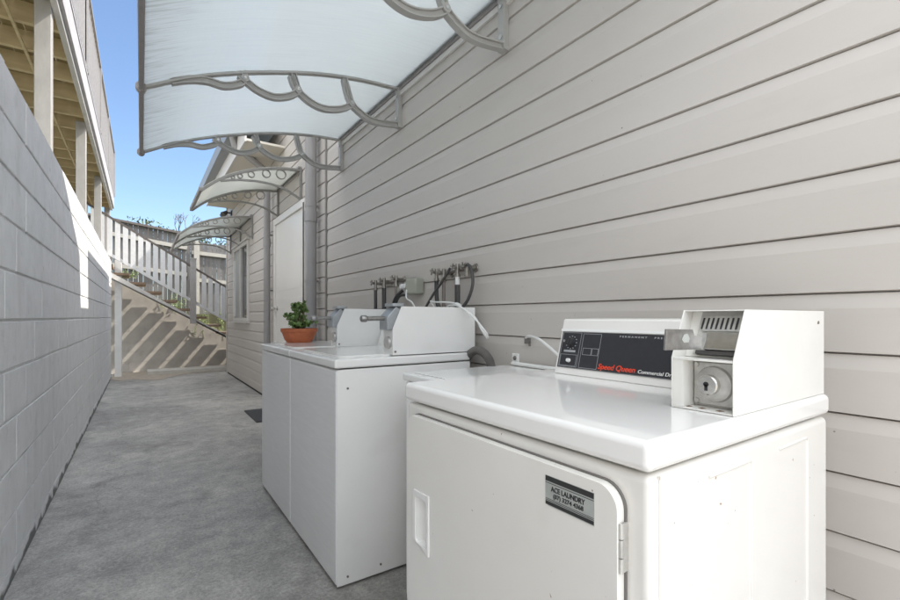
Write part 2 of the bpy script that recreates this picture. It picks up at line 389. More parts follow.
# ---------------------------------------------------------------- painted block wall
def make_block_wall():
    t = empty('block_wall', (-.53, 4, 0), 'long pale grey painted concrete block wall along the alley', 'wall')
    core = B(-.62, -.4425, -1.2, 10.0, 0, 2.075)
    for k in range(-1, 10):
        z0 = .073 + .2*k + .005; z1 = z0 + .190
        if k < 0: z0 = 0.0
        if k == 9: z1 = z0 + .199
        y = -2.7 + (.2 if k % 2 else 0) + .116
        while y < 10.0:
            a = max(y + .005, -1.2); b = min(y + .395, 10.0)
            if b > a: core.box(-.45, -.435 + random.uniform(-.0012, .0012), a, b, z0, z1)
            y += .4
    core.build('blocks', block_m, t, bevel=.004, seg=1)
make_block_wall()

# ---------------------------------------------------------------- boarded house
def make_house():
    h = empty('house', (3, 3, 0), 'beige weatherboard house with grey downpipes beside the alley', 'house')
    core = MB()
    core.box(WX + .02, 7, 4.6, 9.68, 0, 3.42)
    core.prism([(-.8, 0), (4.6, 0), (4.6, 3.30), (1.9, 4.46), (-.8, 3.30)], YZ, WX + .02, 7)
    core.build('wall', siding_m, h)
    sd = MB()
    def siding(y0, y1, z0, z1, dz=0.0, x=WX):
        z = GZ + dz - 12*PITCH
        while z < z1:
            a, b = z + .0025, z + PITCH
            prof = [(x + .010, a), (x, a + .002), (x, b - .036), (x + .0065, b - .001), (x + .0165, b), (x + .0165, a)]
            lo, hi = max(a, z0), min(b, z1)
            if hi - lo > .01:
                pr = []
                for (px, pz) in prof: pr.append((px, min(max(pz, lo), hi)))
                sd.prism(pr, XZ, y0, y1)
            z += PITCH
    siding(-.8, 3.97, 0.03, 3.3)
    siding(4.0, 4.60, 0.03, 3.3, .02)
    siding(4.60, 5.90, 2.30, 3.3, .02)
    siding(5.90, 7.50, 0.03, 3.3, .02)
    siding(7.50, 8.80, 0.03, 1.02, .02); siding(7.50, 8.80, 2.28, 3.3, .02)
    siding(8.80, 9.64, 0.03, 3.3, .02)
    sd.build('siding', siding_m, h)
    B(WX - .012, WX + .018, 3.97, 4.0, 0, 3.3).build('joint_cover', mat('grey_trim', (.22, .21, .20), .5), h, bevel=.003)
    B(WX - .016, WX + .05, 9.641, 9.70, 0, 3.3).build('corner_trim', siding_m, h, bevel=.003)
    B(WX + .004, WX + .03, -.8, 9.66, 0, .028).build('plinth', gap_m, h)
    # door above its sill
    fr = MB(); fr.box(WX - .02, WX + .03, 4.60, 4.67, .0, 2.295); fr.box(WX - .02, WX + .03, 5.83, 5.90, .0, 2.295); fr.box(WX - .021, WX + .03, 4.67, 5.83, 2.22, 2.296)
    B(WX - .026, WX - .0205, 4.60, 4.635, .05, 2.25).build('door_gap', cap_m, h)
    d = MB().box(WX + .001, WX + .04, 4.674, 5.826, .03, 2.216)
    d.box(WX - .006, WX + .001, 4.78, 5.72, .14, 1.30); d.box(WX - .002, WX + .001, 4.78, 5.72, 1.40, 2.12)
    dd = d.build('door', door_m, h, bevel=.004)
    fr.build('door_frame', door_m, dd, bevel=.004)
    MB().lathe((WX - .075, 5.76, 1.19), [(.018, 0), (.026, .01), (.024, .035), (.01, .045), (.01, .07), (.026, .073), (.026, .08)], 'x', 16).build('handle', chrome_m, dd, smooth=True)
    # window
    wf = MB()
    for y0, y1, z0, z1 in ((7.50, 7.555, 1.02, 2.28), (8.745, 8.80, 1.02, 2.28), (7.556, 8.744, 1.02, 1.075), (7.556, 8.744, 2.225, 2.28), (8.10, 8.15, 1.076, 2.224)):
        wf.box(WX - .03, WX + .03, y0, y1, z0, z1)
    wo = wf.build('window', fascia_m, h, bevel=.004)
    B(WX + .004, WX + .010, 7.557, 8.099, 1.077, 2.223).build('pane', glass_m, wo)
    B(WX + .004, WX + .010, 8.151, 8.743, 1.077, 2.223).build('pane', curtain_m, wo)
    B(WX - .055, WX - .002, 7.46, 8.84, 2.284, 2.305).build('sill', fascia_m, wo)
    B(WX - .055, WX - .002, 7.46, 8.84, .995, 1.016).build('sill', fascia_m, wo)
    B(WX - .06, WX - .031, 8.52, 8.56, 1.10, 2.05).build('window_stay', white_m, wo)
    # far eave
    B(.97, WX + .02, 5.42, 9.0, 3.05, 3.075).build('soffit', soffit_m, h)
    B(.95, .969, 5.42, 9.0, 3.04, 3.30).build('fascia', fascia_m, h)
    g = MB().prism([(.85, 3.37), (.835, 3.37), (.85, 3.25), (.948, 3.23), (.948, 3.37), (.935, 3.37), (.935, 3.25), (.862, 3.265)], XZ, 5.40, 9.02)
    g.build('gutter', gutter_m, h)
    rf = MB().prism([(.93, 3.345), (4.2, 4.9), (7.6, 3.345), (7.6, 3.31), (4.2, 4.865), (.97, 3.305)], XZ, 5.42, 9.9)
    # near gable with barge board
    xo = .95
    rf.prism([(4.63, 3.33), (1.9, 4.515), (-.9, 3.30), (-.9, 3.355), (1.9, 4.57), (4.66, 3.385)], YZ, xo, 7.2)
    rf.build('roof', roof_m, h)
    MB().prism([(4.64, 3.20), (1.9, 4.39), (-.9, 3.17), (-.9, 3.30), (1.9, 4.51), (4.64, 3.33)], YZ, xo - .02, xo).build('barge_board', fascia_m, h)
    MB().prism([(4.62, 3.28), (1.9, 4.465), (-.88, 3.25), (-.88, 3.27), (1.9, 4.485), (4.62, 3.30)], YZ, xo + .001, WX + .01).build('soffit', soffit_m, h)
    # downpipes
    def pipe(y, r, top, loops):
        p = MB().tube([(WX - .075, y, .05), (WX - .075, y, top)] + [(WX - .075 + a, y + c, top + b) for a, b, c in loops], r, 20)
        po = p.build('downpipe', pipe_m, h, smooth=True)
        for z in (.55, 1.42, 2.12):
            st = MB().lathe((WX - .075, y, z), [(r + .003, -.012), (r + .003, .012)], 'z', 20); st.box(WX - .075, WX - .001, y - .006, y + .006, z - .011, z + .011)
            st.build('strap', pipe_m, po, smooth=True)
        MB().lathe((WX - .075, y, 2.02), [(r + .006, -.05), (r + .006, .05)], 'z', 20).build('collar', pipe_m, po, smooth=True)
    pipe(4.20, .052, 3.0, [(-.02, .1, 0), (-.28, .22, 0.1)])
    pipe(5.98, .04, 2.85, [(-.03, .08, 0), (-.38, .30, -.05), (-.40, .40, -.05)])
    bx = MB(); bx.tube([(WX - .075, 4.33, 2.9), (WX - .075, 4.33, 3.2)], .045, 14); bx.build('pipe_stub', pipe_m, h, smooth=True)
    return h
make_house()
lm = MB(); lm.box(WX - .02, WX - .001, 9.09, 9.19, 2.93, 3.04); lm.tube([(WX - .02, 9.14, 3.0), (WX - .09, 9.14, 3.0)], .015, 8)
lm.tube([(WX - .09, 9.10, 3.0), (WX - .16, 9.06, 2.94)], .03, 10, .05); lm.tube([(WX - .09, 9.18, 3.0), (WX - .15, 9.24, 2.94)], .03, 10, .05)
tag(lm.build('security_light', lamp_m, smooth=True), 'small dark twin security light under the far eave', 'security light')

# ---------------------------------------------------------------- raised deck over the block wall
def make_deck():
    t = empty('raised_deck', (-.6, 5, 2.08), 'raised timber deck on white posts above the block wall', 'deck')
    zb = 3.24
    for y in (1.77, 4.17, 6.57, 8.97, 11.33):
        MB().box(-.607, -.517, y, y + .09, 0 if y > 10 else 2.08, 3.30).build('post', post_m, t, bevel=.004)
    B(-.515, -.475, 0, 11.45, zb + .01, zb + .17).build('beam', string_m, t, bevel=.003)
    B(-.474, -.45, 0, 11.45, zb + .05, zb + .27).build('fascia', newel_m, t, bevel=.003)
    B(-.50, -.443, 0, 11.46, zb + .272, zb + .30).build('edge_board', newel_m, t, bevel=.003)
    for k in range(26):
        y = .05 + .45*k
        B(-3.4, -.516, y, y + .045, zb + .04, zb + .19).build('joist', joist_m, t)
    dk = MB()
    for k in range(21):
        x = -.503 - .14*k; dk.box(x - .133, x, 0, 11.45, zb + .191, zb + .215)
    dk.build('decking', ply_m, t)
    for x in (-.78, -1.0, -1.30):
        B(x - .009, x + .009, 0, 11.4, zb + .018, zb + .038).build('batten', joist_m, t)
    # railing
    rl = B(-.485, -.435, 0, 11.45, 4.41, 4.445).build('railing', alu_m, t, bevel=.004)
    bl = MB(); y = .05
    while y < 11.4: bl.box(-.468, -.452, y, y + .016, zb + .34, 4.41); y += .125
    bl.box(-.475, -.445, 0, 11.45, zb + .325, zb + .345)
    bl.build('balusters', alu_m, rl)
    for y in (.4, 2.2, 4.0, 5.8, 7.6, 9.4, 11.38): B(-.485, -.435, y, y + .05, zb + .30, 4.41).build('railing_post', alu_m, rl)
make_deck()

# ---------------------------------------------------------------- end of the alley: stair, retaining wall, fence
SL = .63
def zs(x, z0): return z0 - SL * (x + .41)
rw = MB()
top = [(-2.2, zs(-2.2, 1.60)), (2.7, max(0.1, zs(2.7, 1.60)))]
k = 0
rw.prism([(-2.2, 0), (2.7, 0), top[1], top[0]], XZ, 10.876, 11.0)
for k in range(20):          # blockwork courses laid on the face
    z0 = .2*k
    x = -2.2 + (.2 if k % 2 else 0)
    while x < 2.3:
        if zs(x + .2, 1.60) > z0 + .2: rw.box(x + .004, x + .396, 10.868, 10.88, z0 + .004, z0 + .196)
        x += .4
tag(rw.build('retaining_wall', ret_m), 'sandy brown block wall striped with sunlight under the staircase', 'wall')
def make_stair():
    t = empty('staircase', (1.5, 10.4, 0), 'timber staircase with white batten railing climbing across the end', 'staircase')
    for y in (10.0,):
        MB().prism([(-2.2, zs(-2.2, 1.86)), (2.62, zs(2.62, 1.865)), (2.62, max(.0, zs(2.62, 1.68))), (-2.2, zs(-2.2, 1.68))], XZ, y, y + .045).build('stringer', string_m, t)
    for k in range(19):
        x = 2.45 - .25*k; z = zs(x, 1.93)
        if z < .05 or x < -2.2: continue
        B(x - .132, x + .125, 10.0 + .05, 10.82, z - .022, z + .022).build('tread', tread_m, t, bevel=.003)
        B(x - .12, x + .12, 10.0, 10.045, z - .022, z + .022).build('tread_end', tread_m, t) if k < 0 else None
    MB().prism([(-2.2, zs(-2.2, 2.20)), (2.6, zs(2.6, 2.20)), (2.6, zs(2.6, 2.14)), (-2.2, zs(-2.2, 2.14))], XZ, 9.985, 10.02).build('bottom_rail', baluster_m, t)
    r = MB().prism([(-2.2, zs(-2.2, 2.845)), (2.6, zs(2.6, 2.845)), (2.6, zs(2.6, 2.805)), (-2.2, zs(-2.2, 2.805))], XZ, 9.96, 10.03).build('handrail', cap_m, t)
    x = -2.15
    while x < 2.5:
        if abs(x - .83) > .08:
            MB().prism([(x - .038, zs(x - .038, 2.141)), (x + .038, zs(x + .038, 2.141)), (x + .038, zs(x + .038, 2.804)), (x - .038, zs(x - .038, 2.804))], XZ, 9.962, 9.984).build('baluster', baluster_m, t)
        x += .113
    nm = MB().box(.78, .88, 9.94, 10.04, zs(.83, 1.74), 2.20); nm.box(.772, .888, 9.932, 10.048, 2.20, 2.22)
    nm.build('newel_post', newel_m, t, bevel=.004)
make_stair()
tag(B(-.392, -.29, 10.14, 10.24, 0, 2.12).build('support_post', white_m, bevel=.004), 'white square post in sun where the block wall ends', 'post')

def make_fence():
    t = empty('paling_fence', (0, 13, 1.15), 'weathered grey timber paling fence behind the staircase', 'fence')
    p = MB()
    x = -2.5
    while x < 6:
        topz = 3.30 - .13*(x + .37) + random.uniform(-.015, .015) if x < .95 else 3.00 - .07*(x - .95) + random.uniform(-.02, .02)
        p.box(x, x + .092, 13.0 + random.uniform(0, .01), 13.025, 1.15, topz); x += .098
    p.build('palings', pal_m, t)
    for z0, z1 in ((3.03, 2.76), (2.25, 2.10)):
        MB().prism([(-2.5, z0 + .27), (.95, z1 + .09), (.95, z1), (-2.5, z0 + .18)], XZ, 12.95, 12.995).build('rail', rail_m, t)
    for z in (2.66, 1.98):
        MB().prism([(1.05, z + .09), (6, z - .2), (6, z - .29), (1.05, z)], XZ, 12.95, 12.995).build('rail', rail_m, t)
    MB().prism([(-2.5, 3.62), (.95, 3.17), (.95, 3.12), (-2.5, 3.57)], XZ, 12.93, 13.05).build('capping', cap_m, t)
    for x in (-1.6, 1.15, 3.6):
        B(x - .06, x + .06, 12.85, 12.948, 1.15, 3.05 - .05*x).build('post', rail_m, t)
make_fence()

def leaf_cloud(mb, c, rad, n, size, flat=.8):
    for _ in range(n):
        while True:
            p = Vector([random.uniform(-1, 1) for _ in range(3)])
            if p.length < 1: break
        p = Vector((p.x*rad[0], p.y*rad[1], p.z*rad[2])) + Vector(c)
        a = Vector([random.gauss(0, 1) for _ in range(3)]).normalized(); b = a.cross(Vector([random.gauss(0, 1) for _ in range(3)])).normalized()
        s = size * random.uniform(.6, 1.3); nn = a.cross(b) * s * .15
        mb.add([p - a*s, p - b*s*.42 + nn, p + a*s, p + b*s*.42 + nn], [(0, 1, 2), (0, 2, 3)])
def tree(name, label, x, y, h, rw_, cl):
    t = empty(name, (x, y, 1.15), label, 'tree', 'trees behind the fence')
    tr = MB().tube(spline([(x, y, 1.1), (x + .05, y, 2.2), (x - .05, y + .05, h - .5)]), .10, 8, .03)
    for k in range(5):
        a = k*1.3; tr.tube([(x, y, 2.0 + .25*k), (x + math.cos(a)*rw_*.6, y + math.sin(a)*rw_*.6, 2.6 + .3*k)], .04, 6, .012)
    tr.build('trunk', bark_m, t, smooth=True)
    cm = MB()
    for _ in range(cl):
        a = random.uniform(0, 6.28); r = rw_*math.sqrt(random.random()); z = h - .25 - (r/rw_)**2*.8 - random.random()*1.3
        leaf_cloud(cm, (x + r*math.cos(a), y + r*math.sin(a), z), (.32, .32, .24), 42, .06)
    cm.build('crown', tree_m, t)
tree('leafy_tree', 'dark leafy treetop showing above the fence beside the deck end', .2, 17.5, 4.62, 1.1, 34)
tree('leafy_tree', 'broader low green treetop showing above the middle of the fence', 2.0, 18.5, 4.35, 1.5, 40)
def bare_tree():
    random.seed(3)
    t = MB()
    def grow(p, d, l, r, k):
        q = p + d*l; t.tube([p, (p + q)/2 + Vector([random.uniform(-.02, .02) for _ in range(3)]), q], r, 5, r*.6)
        if k == 0: return
        for _ in range(3):
            dd = (d + Vector((random.uniform(-.8, .8), random.uniform(-.6, .6), random.uniform(-.3, .6)))).normalized(); grow(q, dd, l*.62, r*.6, k-1)
    grow(Vector((.62, 13.5, 1.1)), Vector((.0, 0, 1)), 1.75, .03, 0)
    grow(Vector((.62, 13.5, 2.85)), Vector((.5, 0, 1)).normalized(), .42, .02, 3)
    grow(Vector((.62, 13.5, 2.9)), Vector((-.85, 0, .35)).normalized(), .36, .013, 2)
    grow(Vector((.72, 13.5, 3.0)), Vector((.6, 0, .8)).normalized(), .40, .015, 3)
    tag(t.build('bare_sapling', bark_m), 'leafless thin sapling sticking up above the fence', 'tree', 'trees behind the fence')
bare_tree()
random.seed(11)
def weeds(x, y, z, rx, h, n, label):
    m = MB()
    for _ in range(n):
        a = random.uniform(-rx, rx); px = Vector((x + a, y + random.uniform(-.06, .06), z)); l = h*random.uniform(.4, 1)
        q = px + Vector((random.uniform(-.08, .08), random.uniform(-.05, .05), l)); m.tube([px, q], .003, 4)
        leaf_cloud(m, (px + q)/2 + Vector((0, 0, l*.2)), (.05, .05, l*.4), 9, .022)
    tag(m.build('weed_plant', weed_m), label, 'plant', 'weeds beside the staircase')
weeds(.55, 10.92, 1.15, .28, .42, 20, 'pale green weeds showing between battens before the newel post')
weeds(1.20, 10.92, .62, .30, .60, 26, 'pale green weeds showing between battens past the newel post')
weeds(-.17, 10.3, 1.80, .10, .18, 16, 'small bright weed tuft at the upper treads beside white post')

# ---------------------------------------------------------------- awnings
PROF1 = [(0, 2.175), (.22, 2.292), (.465, 2.388), (.80, 2.486), (1.10, 2.538), (1.375, 2.556)]
def bracket_big(y, parent):
    br = MB(); arc = spl2(PROF1, 6); y0, y1 = y - .016, y + .016
    br.ribbon(arc, .012, y0, y1, -.008); br.ribbon(arc, .012, y - .006, y + .006, -.011)
    low = spl2([(.06, 2.19), (.252, 2.284), (.365, 2.288), (.4527, 2.338), (.475, 2.345)], 6)
    curves = [([(.12, 2.232), (.20, 2.266), (.28, 2.281), (.355, 2.279), (.43, 2.312), (.4527, 2.347)]),
              ([(.425, 2.355), (.4527, 2.335), (.52, 2.300), (.60, 2.288), (.68, 2.315), (.7277, 2.352)]),
              ([(.69, 2.43), (.72, 2.365), (.80, 2.312), (.885, 2.298), (.98, 2.322), (1.045, 2.362)]),
              ([(1.0, 2.50), (1.035, 2.385), (1.11, 2.325), (1.20, 2.300), (1.365, 2.318)])]
    for c in curves:
        p = spl2(c, 6); br.ribbon(p, .026, y - .006, y + .006); br.ribbon(p, .006, y0, y1, .0135); br.ribbon(p, .006, y0, y1, -.0135)
    # inner scroll loops under the arc
    for c in ([(.455, 2.355), (.44, 2.385)], [(.7277, 2.367), (.70, 2.452)], [(1.045, 2.372), (1.0, 2.515)]):
        p = spl2(c, 5); br.ribbon(p, .022, y - .006, y + .006); br.ribbon(p, .005, y0, y1, .012); br.ribbon(p, .005, y0, y1, -.012)
    for (a, b) in ((.4527, 2.345), (.7277, 2.362), (1.045, 2.368)): br.lathe((a, y, b), [(.020, -.019), (.020, .019)], 'y', 16)
    br.box(1.352, 1.3795, y - .022, y + .022, 2.300, 2.575)
    o = br.build('bracket', bracket_m, parent, smooth=True)
    for (a, b) in ((.4527, 2.345), (.7277, 2.362), (1.045, 2.368)): MB().lathe((a, y, b), [(.009, -.022), (.009, .022)], 'y', 12).build('screw', chrome_m, o, smooth=True)
    for z in (2.36, 2.50): MB().lathe((1.351, y, z), [(.010, -.004), (.010, .002)], 'x', 12).build('screw', chrome_m, o, smooth=True)
def make_awning_big():
    t = empty('door_awning', (1.38, 2.5, 2.5), 'large translucent awning with scrolled grey brackets above the machines', 'awning')
    for k in range(3):
        y0 = .552 + 1.015*k; P = spl2(PROF1, 8); m = MB()
        m.ribbon(P, .006, y0, y0 + (1.011), .004); m.build('panel', poly_m, t)
    B(-.010, .012, .54, 3.60, 2.154, 2.192).build('front_bar', alu_m, t, bevel=.004)
    bb = MB().box(1.335, 1.378, .54, 3.60, 2.566, 2.590); bb.box(1.358, 1.3785, .54, 3.60, 2.535, 2.5655); bb.build('back_bar', alu_m, t, bevel=.003)
    B(1.366, 1.3788, .54, 3.60, 2.505, 2.534).build('wall_strip', fascia_m, t)
    for y in (.553, 1.567, 2.582, 3.596): bracket_big(y, t)
    for y in (2.582, 3.596): MB().lathe((0, y, 2.17), [(.022, -.02), (.022, .02)], 'y', 12).build('end_cap', alu_m, t, smooth=True)
make_awning_big()
def make_awning_small(ys, xf, zf, zt, label):
    t = empty('door_awning', (1.38, ys[0], zt), label, 'awning', 'small awnings along the house wall')
    L = 1.375 - xf; H = zt - zf
    prof = [(xf + L*a, zf + H*b) for a, b in ((0, 0), (.15, .33), (.33, .60), (.55, .82), (.78, .95), (1, 1))]
    arc = spl2(prof, 6)
    for a, b in zip(ys[:-1], ys[1:]):
        MB().ribbon(arc, .006, a + .001, b - .001, .004).build('panel', poly_w, t)
    B(xf - .014, xf + .014, ys[0] - .01, ys[-1] + .01, zf - .018, zf + .018).build('front_bar', alu_m, t, bevel=.003)
    B(1.345, 1.378, ys[0], ys[-1], zt + .008, zt + .03).build('back_bar', alu_m, t)
    for y in ys:
        br = MB(); br.ribbon(arc, .022, y - .014, y + .014, -.012)
        lo = spl2([(xf + L*a, zf + H*b) for a, b in ((.18, .30), (.36, .40), (.58, .44), (.80, .36), (1, .10))], 6)
        br.ribbon(lo, .018, y - .012, y + .012)
        br.box(1.36, 1.379, y - .018, y + .018, zt - H*.95, zt + .01)
        for fx, fr_ in ((.30, .015), (.38, .021), (.48, .028), (.61, .037), (.77, .046)):      # scroll rings
            i = min(range(len(arc)), key=lambda q: abs(arc[q][0] - (xf + L*fx)))
            cx, cz = arc[i][0], arc[i][1] - .024 - fr_*1.0
            ring = [(cx + fr_*math.cos(q*math.pi/8 - 2.0), cz + fr_*math.sin(q*math.pi/8 - 2.0)) for q in range(17)]
            br.ribbon(ring, .010, y - .010, y + .010)
        br.build('bracket', bracket_d, t)
make_awning_small([4.75, 5.70], .455, 2.27, 2.62, 'small translucent awning over the white door between downpipes')
make_awning_small([7.23, 8.2, 9.2], .43, 2.235, 2.585, 'farthest translucent awning over the small window')

# ---------------------------------------------------------------- top-loading washers with coin meters
def make_washer(y0):
    y1 = y0 + .66; xf = .6365; xb = 1.30
    t = empty('washing_machine', ((xf+xb)/2, (y0+y1)/2, 0), 'white top loading washer with coin meter standing nearest the dryer', 'washing machine', 'coin operated washers along the wall')
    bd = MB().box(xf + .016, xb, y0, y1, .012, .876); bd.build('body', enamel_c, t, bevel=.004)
    fp = MB().box(xf, xf + .0155, y0 + .001, y1 - .001, .020, .874); fp.build('front_panel', brush_c, t, bevel=.010, seg=3)
    MB().box(xf + .004, xf + .034, y0 - .0012, y0 + .002, .016, .875).build('corner_strip', enamel_c, t)
    B(xf + .03, xb - .02, y0 + .02, y1 - .02, .875, .881).build('seam', gap_m, t)
    tp = MB().box(xf - .006, xb, y0 - .004, y1 + .002, .881, .918); tp.build('top', enamel_c, t, bevel=.009, seg=3)
    ld = MB().prism(rrect(xf + .035, 1.10, y0 + .05, y1 - .05, .03), lambda u, v, q: (u, v, q), .9175, .926)
    ld.build('lid', enamel_c, t, bevel=.003)
    for yy in (y0 + .05, y1 - .05):
        for xx in (xf + .07, xb - .06): MB().lathe((xx, yy, 0), [(.018, 0), (.02, .012)], 'z', 12).build('foot', rub_m, t)
    sc = MB()
    for (xx, zz) in ((.685, .80), (.685, .045), (.83, .05)): sc.lathe((xx, y0 - .002, zz), [(.0045, -.002), (.0045, .004)], 'y', 8)
    sc.build('screw', copper_m, t)
    # console along the back
    cn = MB().prism([(1.12, .9182), (1.16, 1.05), (1.29, 1.05), (1.29, .9182)], XZ, y0 + .115, y1 - .006)
    cn.build('console', enamel_c, t, bevel=.004)
    # coin meter
    m0, m1 = y0 + .012, y0 + .104
    side = [(.893, .922), (.893, 1.038), (.936, 1.133), (1.338, 1.133), (1.338, .922)]
    cb = MB().prism(side, XZ, m0, m0 + .0025); cb.prism(side, XZ, m1 - .0025, m1)
    cb.prism([(.897, .9225), (.897, 1.037), (.938, 1.1325), (1.337, 1.1325), (1.337, .9225)], XZ, m0 + .003, m1 - .003)
    cbo = cb.build('coin_meter', enamel_c, t, bevel=.001, seg=1)
    MB().lathe((.905, m0 - .001, .937), [(.005, -.002), (.005, .003)], 'y', 8).build('screw', copper_m, cbo)
    MB().lathe((.893, (m0+m1)/2, .975), [(.026, -.008), (.028, .002)], 'x', 16).build('lock', cast_m, cbo, smooth=True)
    cs = MB().prism([(.870, 1.030), (.896, 1.030), (.935, 1.120), (.915, 1.135), (.868, 1.085)], XZ, m0 + .006, m1 - .006)
    cs.build('coin_head', greycast_m, cbo, bevel=.006)
    sl_ = MB().tube([(.79, m0 + .035, 1.080), (.875, m0 + .035, 1.082)], .010, 12); sl_.lathe((.79, m0 + .035, 1.080), [(.010, 0), (.015, -.004), (.015, -.024), (.011, -.030)], 'x', 14)
    sl_.build('coin_slide', slide_m, cbo, bevel=.004)
    MB().prism(rrect(.895, .955, m0 + .004, m1 - .004, .01), lambda u, v, q: (u, v, q), 1.1335, 1.147).build('top_cap', greycast_m, cbo, bevel=.003)
    return t
w1 = make_washer(1.73)
w2 = copy_tree(w1, (0, .668, 0)); w2['label'] = 'white top loading washer with coin meter and potted plant on its far end'

# ---------------------------------------------------------------- low white machine between dryer and washer
def make_cabinet():
    t = empty('low_machine', (1.1, 1.3, 0), 'low plain white machine set back between dryer and washer', 'machine')
    B(.850, 1.365, 1.062, 1.548, .01, .838).build('body', enamel_c, t, bevel=.006)
    B(.87, 1.35, 1.07, 1.54, .838, .842).build('seam', gap_m, t)
    B(.837, 1.368, 1.058, 1.551, .842, .870).build('top', enamel_c, t, bevel=.008, seg=3)
    B(.87, 1.33, 1.09, 1.52, .870, .8735).build('lid', enamel_c, t, bevel=.0015)
make_cabinet()

# ---------------------------------------------------------------- commercial dryer
def make_dryer():
    y0, y1, xf, xb = .349, 1.035, .566, 1.250
    t = empty('dryer', ((xf+xb)/2, (y0+y1)/2, 0), 'large cream white commercial dryer with black console and sticker', 'dryer')
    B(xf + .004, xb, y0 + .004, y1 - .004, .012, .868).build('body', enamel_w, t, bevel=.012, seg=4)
    B(xf + .03, xb - .02, y0 + .03, y1 - .03, .867, .874).build('seam', gap_m, t)
    B(xf - .003, xb + .003, y0, y1, .8735, .918).build('top', enamel_top, t, bevel=.012, seg=4)
    # pressed ridges on the side
    for x0, x1, hx in ((.728, .875, .14), (.99, 1.131, .14)):
        MB().tube([(x0, y0 + .0045, .838), (x1 - .004, y0 + .0045, .838), (x1, y0 + .0045, .834), (x1, y0 + .0045, .06)], .0032, 8).build('pressed_ridge', enamel_w, t, smooth=True)
    B(.5905, .5925, y0 + .0025, y0 + .006, .03, .866).build('side_crease', enamel_w, t)
    # door
    MB().prism(rrect(.3875, .9985, .3535, .8485, .036, 8), YZ, xf - .0005, xf + .006).build('door_shadow_line', shadow_line_m, t)  # dark strip painting the shadow line in the groove round the door
    hole = rrect(.900, .949, .545, .656, .010, 5)
    dm = MB().prism([rrect(.390, .996, .356, .846, .034, 8), hole], YZ, xf - .016, xf + .002)
    d = dm.build('door', enamel_w, t, bevel=.004, seg=3)
    rim = MB().prism([[(.889, .530), (.958, .548), (.962, .556), (.962, .662), (.957, .669), (.889, .672)], hole], YZ, xf - .0195, xf - .0155)
    ho = rim.build('handle', plastic_w, d, bevel=.002, seg=2)
    # the cup behind the opening: shallow and slanting inward
    cu = MB(); a = [(xf - .0158, .900, .545), (xf - .0158, .949, .545), (xf - .0158, .949, .656), (xf - .0158, .900, .656)]
    b = [(xf + .0012, .904, .552), (xf + .0012, .920, .552), (xf + .0012, .920, .650), (xf + .0012, .904, .650)]
    cu.add(a + b, [(0,1,5,4), (1,2,6,5), (2,3,7,6), (3,0,4,7), (4,5,6,7)])
    cu.build('cup', plastic_w, ho)
    hg = MB().lathe((xf - .010, .3885, 0), [(.0036, .727), (.0036, .748)], 'z', 12); hg.lathe((xf - .010, .3885, 0), [(.0036, .7495), (.0036, .774)], 'z', 12); hg.lathe((xf - .010, .3885, 0), [(.0036, .7755), (.0036, .797)], 'z', 12)
    hg.box(xf - .008, xf + .004, .3855, .3885, .728, .797); hg.build('hinge', cast_m, d, smooth=True)
    # sticker
    sx = xf - .0166
    lab = [(.5255, .779 + .006), (.5195, .779), (.4285, .779), (.4285, .828), (.5255, .828)]
    st = MB().prism(lab, YZ, sx, xf - .0155).build('sticker', stick_m, d)
    q = MB()
    for z0, z1 in ((.819, .8275), (.8158, .8168), (.7900, .7908), (.7875, .7885), (.7805, .7862)):
        q.box(sx - .0003, sx - .0001, .4290, .5250, z0, z1)
    q.build('sticker_bands', black_m, st)
    ex, ey = (0, -1, 0), (0, 0, 1)
    text('ACE LAUNDRY', .0115, 'sticker_lettering', black_m, st, (sx - .0004, .513, .8045), ex, ey, width=.068, bold=.0002)
    text('(07) 3274 4368', .0098, 'sticker_lettering', black_m, st, (sx - .0004, .508, .7945), ex, ey, width=.060, bold=.00012)
    # console: tilted face with black panel
    zc = .9182; A = Vector((1.031, 0, zc + .004)); E_ = Vector((.040, 0, .150)).normalized(); Nn = Vector((-E_.z, 0, E_.x))
    prof = [(1.029, zc), (1.031, zc + .006), (1.069, 1.066), (1.0715, 1.078), (1.078, 1.081), (1.20, 1.083), (1.205, zc)]
    co = MB().prism(prof, XZ, .4685, .949).build('console', enamel_w, t, bevel=.003)
    def P(u, v, w_): return tuple(A + E_*v + Nn*w_ + Vector((0, u, 0)))      # u along Y, v up the face, w out of it
    MB().prism([(.472, .016), (.941, .016), (.941, .124), (.472, .124)], P, .0005, .0022).build('control_panel', panel_b, co)
    MB().prism([(.470, .126), (.948, .126), (.948, .133), (.470, .133)], P, .0005, .003).build('panel_edge', plastic_w, co)
    ln = MB()
    def frame(a, b, c, d_, th=.0009):
        for r_ in ((a, b, c, c + th), (a, b, d_ - th, d_), (a, a + th, c + th, d_ - th), (b - th, b, c + th, d_ - th)):
            ln.prism([(r_[0], r_[2]), (r_[1], r_[2]), (r_[1], r_[3]), (r_[0], r_[3])], P, .0024, .0027)
    frame(.869, .937, .020, .122); frame(.874, .934, .022, .056); frame(.800, .862, .020, .120); frame(.826, .856, .058, .078); frame(.803, .8245, .058, .078)
    ln.prism([(.473, .0165), (.94, .0165), (.94, .0172), (.473, .0172)], P, .0024, .0027)
    ln.build('panel_lines', silver_m, co)
    def along(u, v, w_): return Vector(P(u, v, w_))
    def knob(u, v, r_, h, m, nm):
        k = MB(); c = along(u, v, .0022); k.tube([c, c + Nn*h*.6, c + Nn*h], r_, 18, r_*.85); k.build(nm, m, co, smooth=True)
    knob(.902, .092, .0135, .012, rub_m, 'dial_knob'); knob(.922, .094, .0045, .010, chrome_m, 'indicator'); knob(.9, .038, .0062, .008, plastic_w, 'start_button')
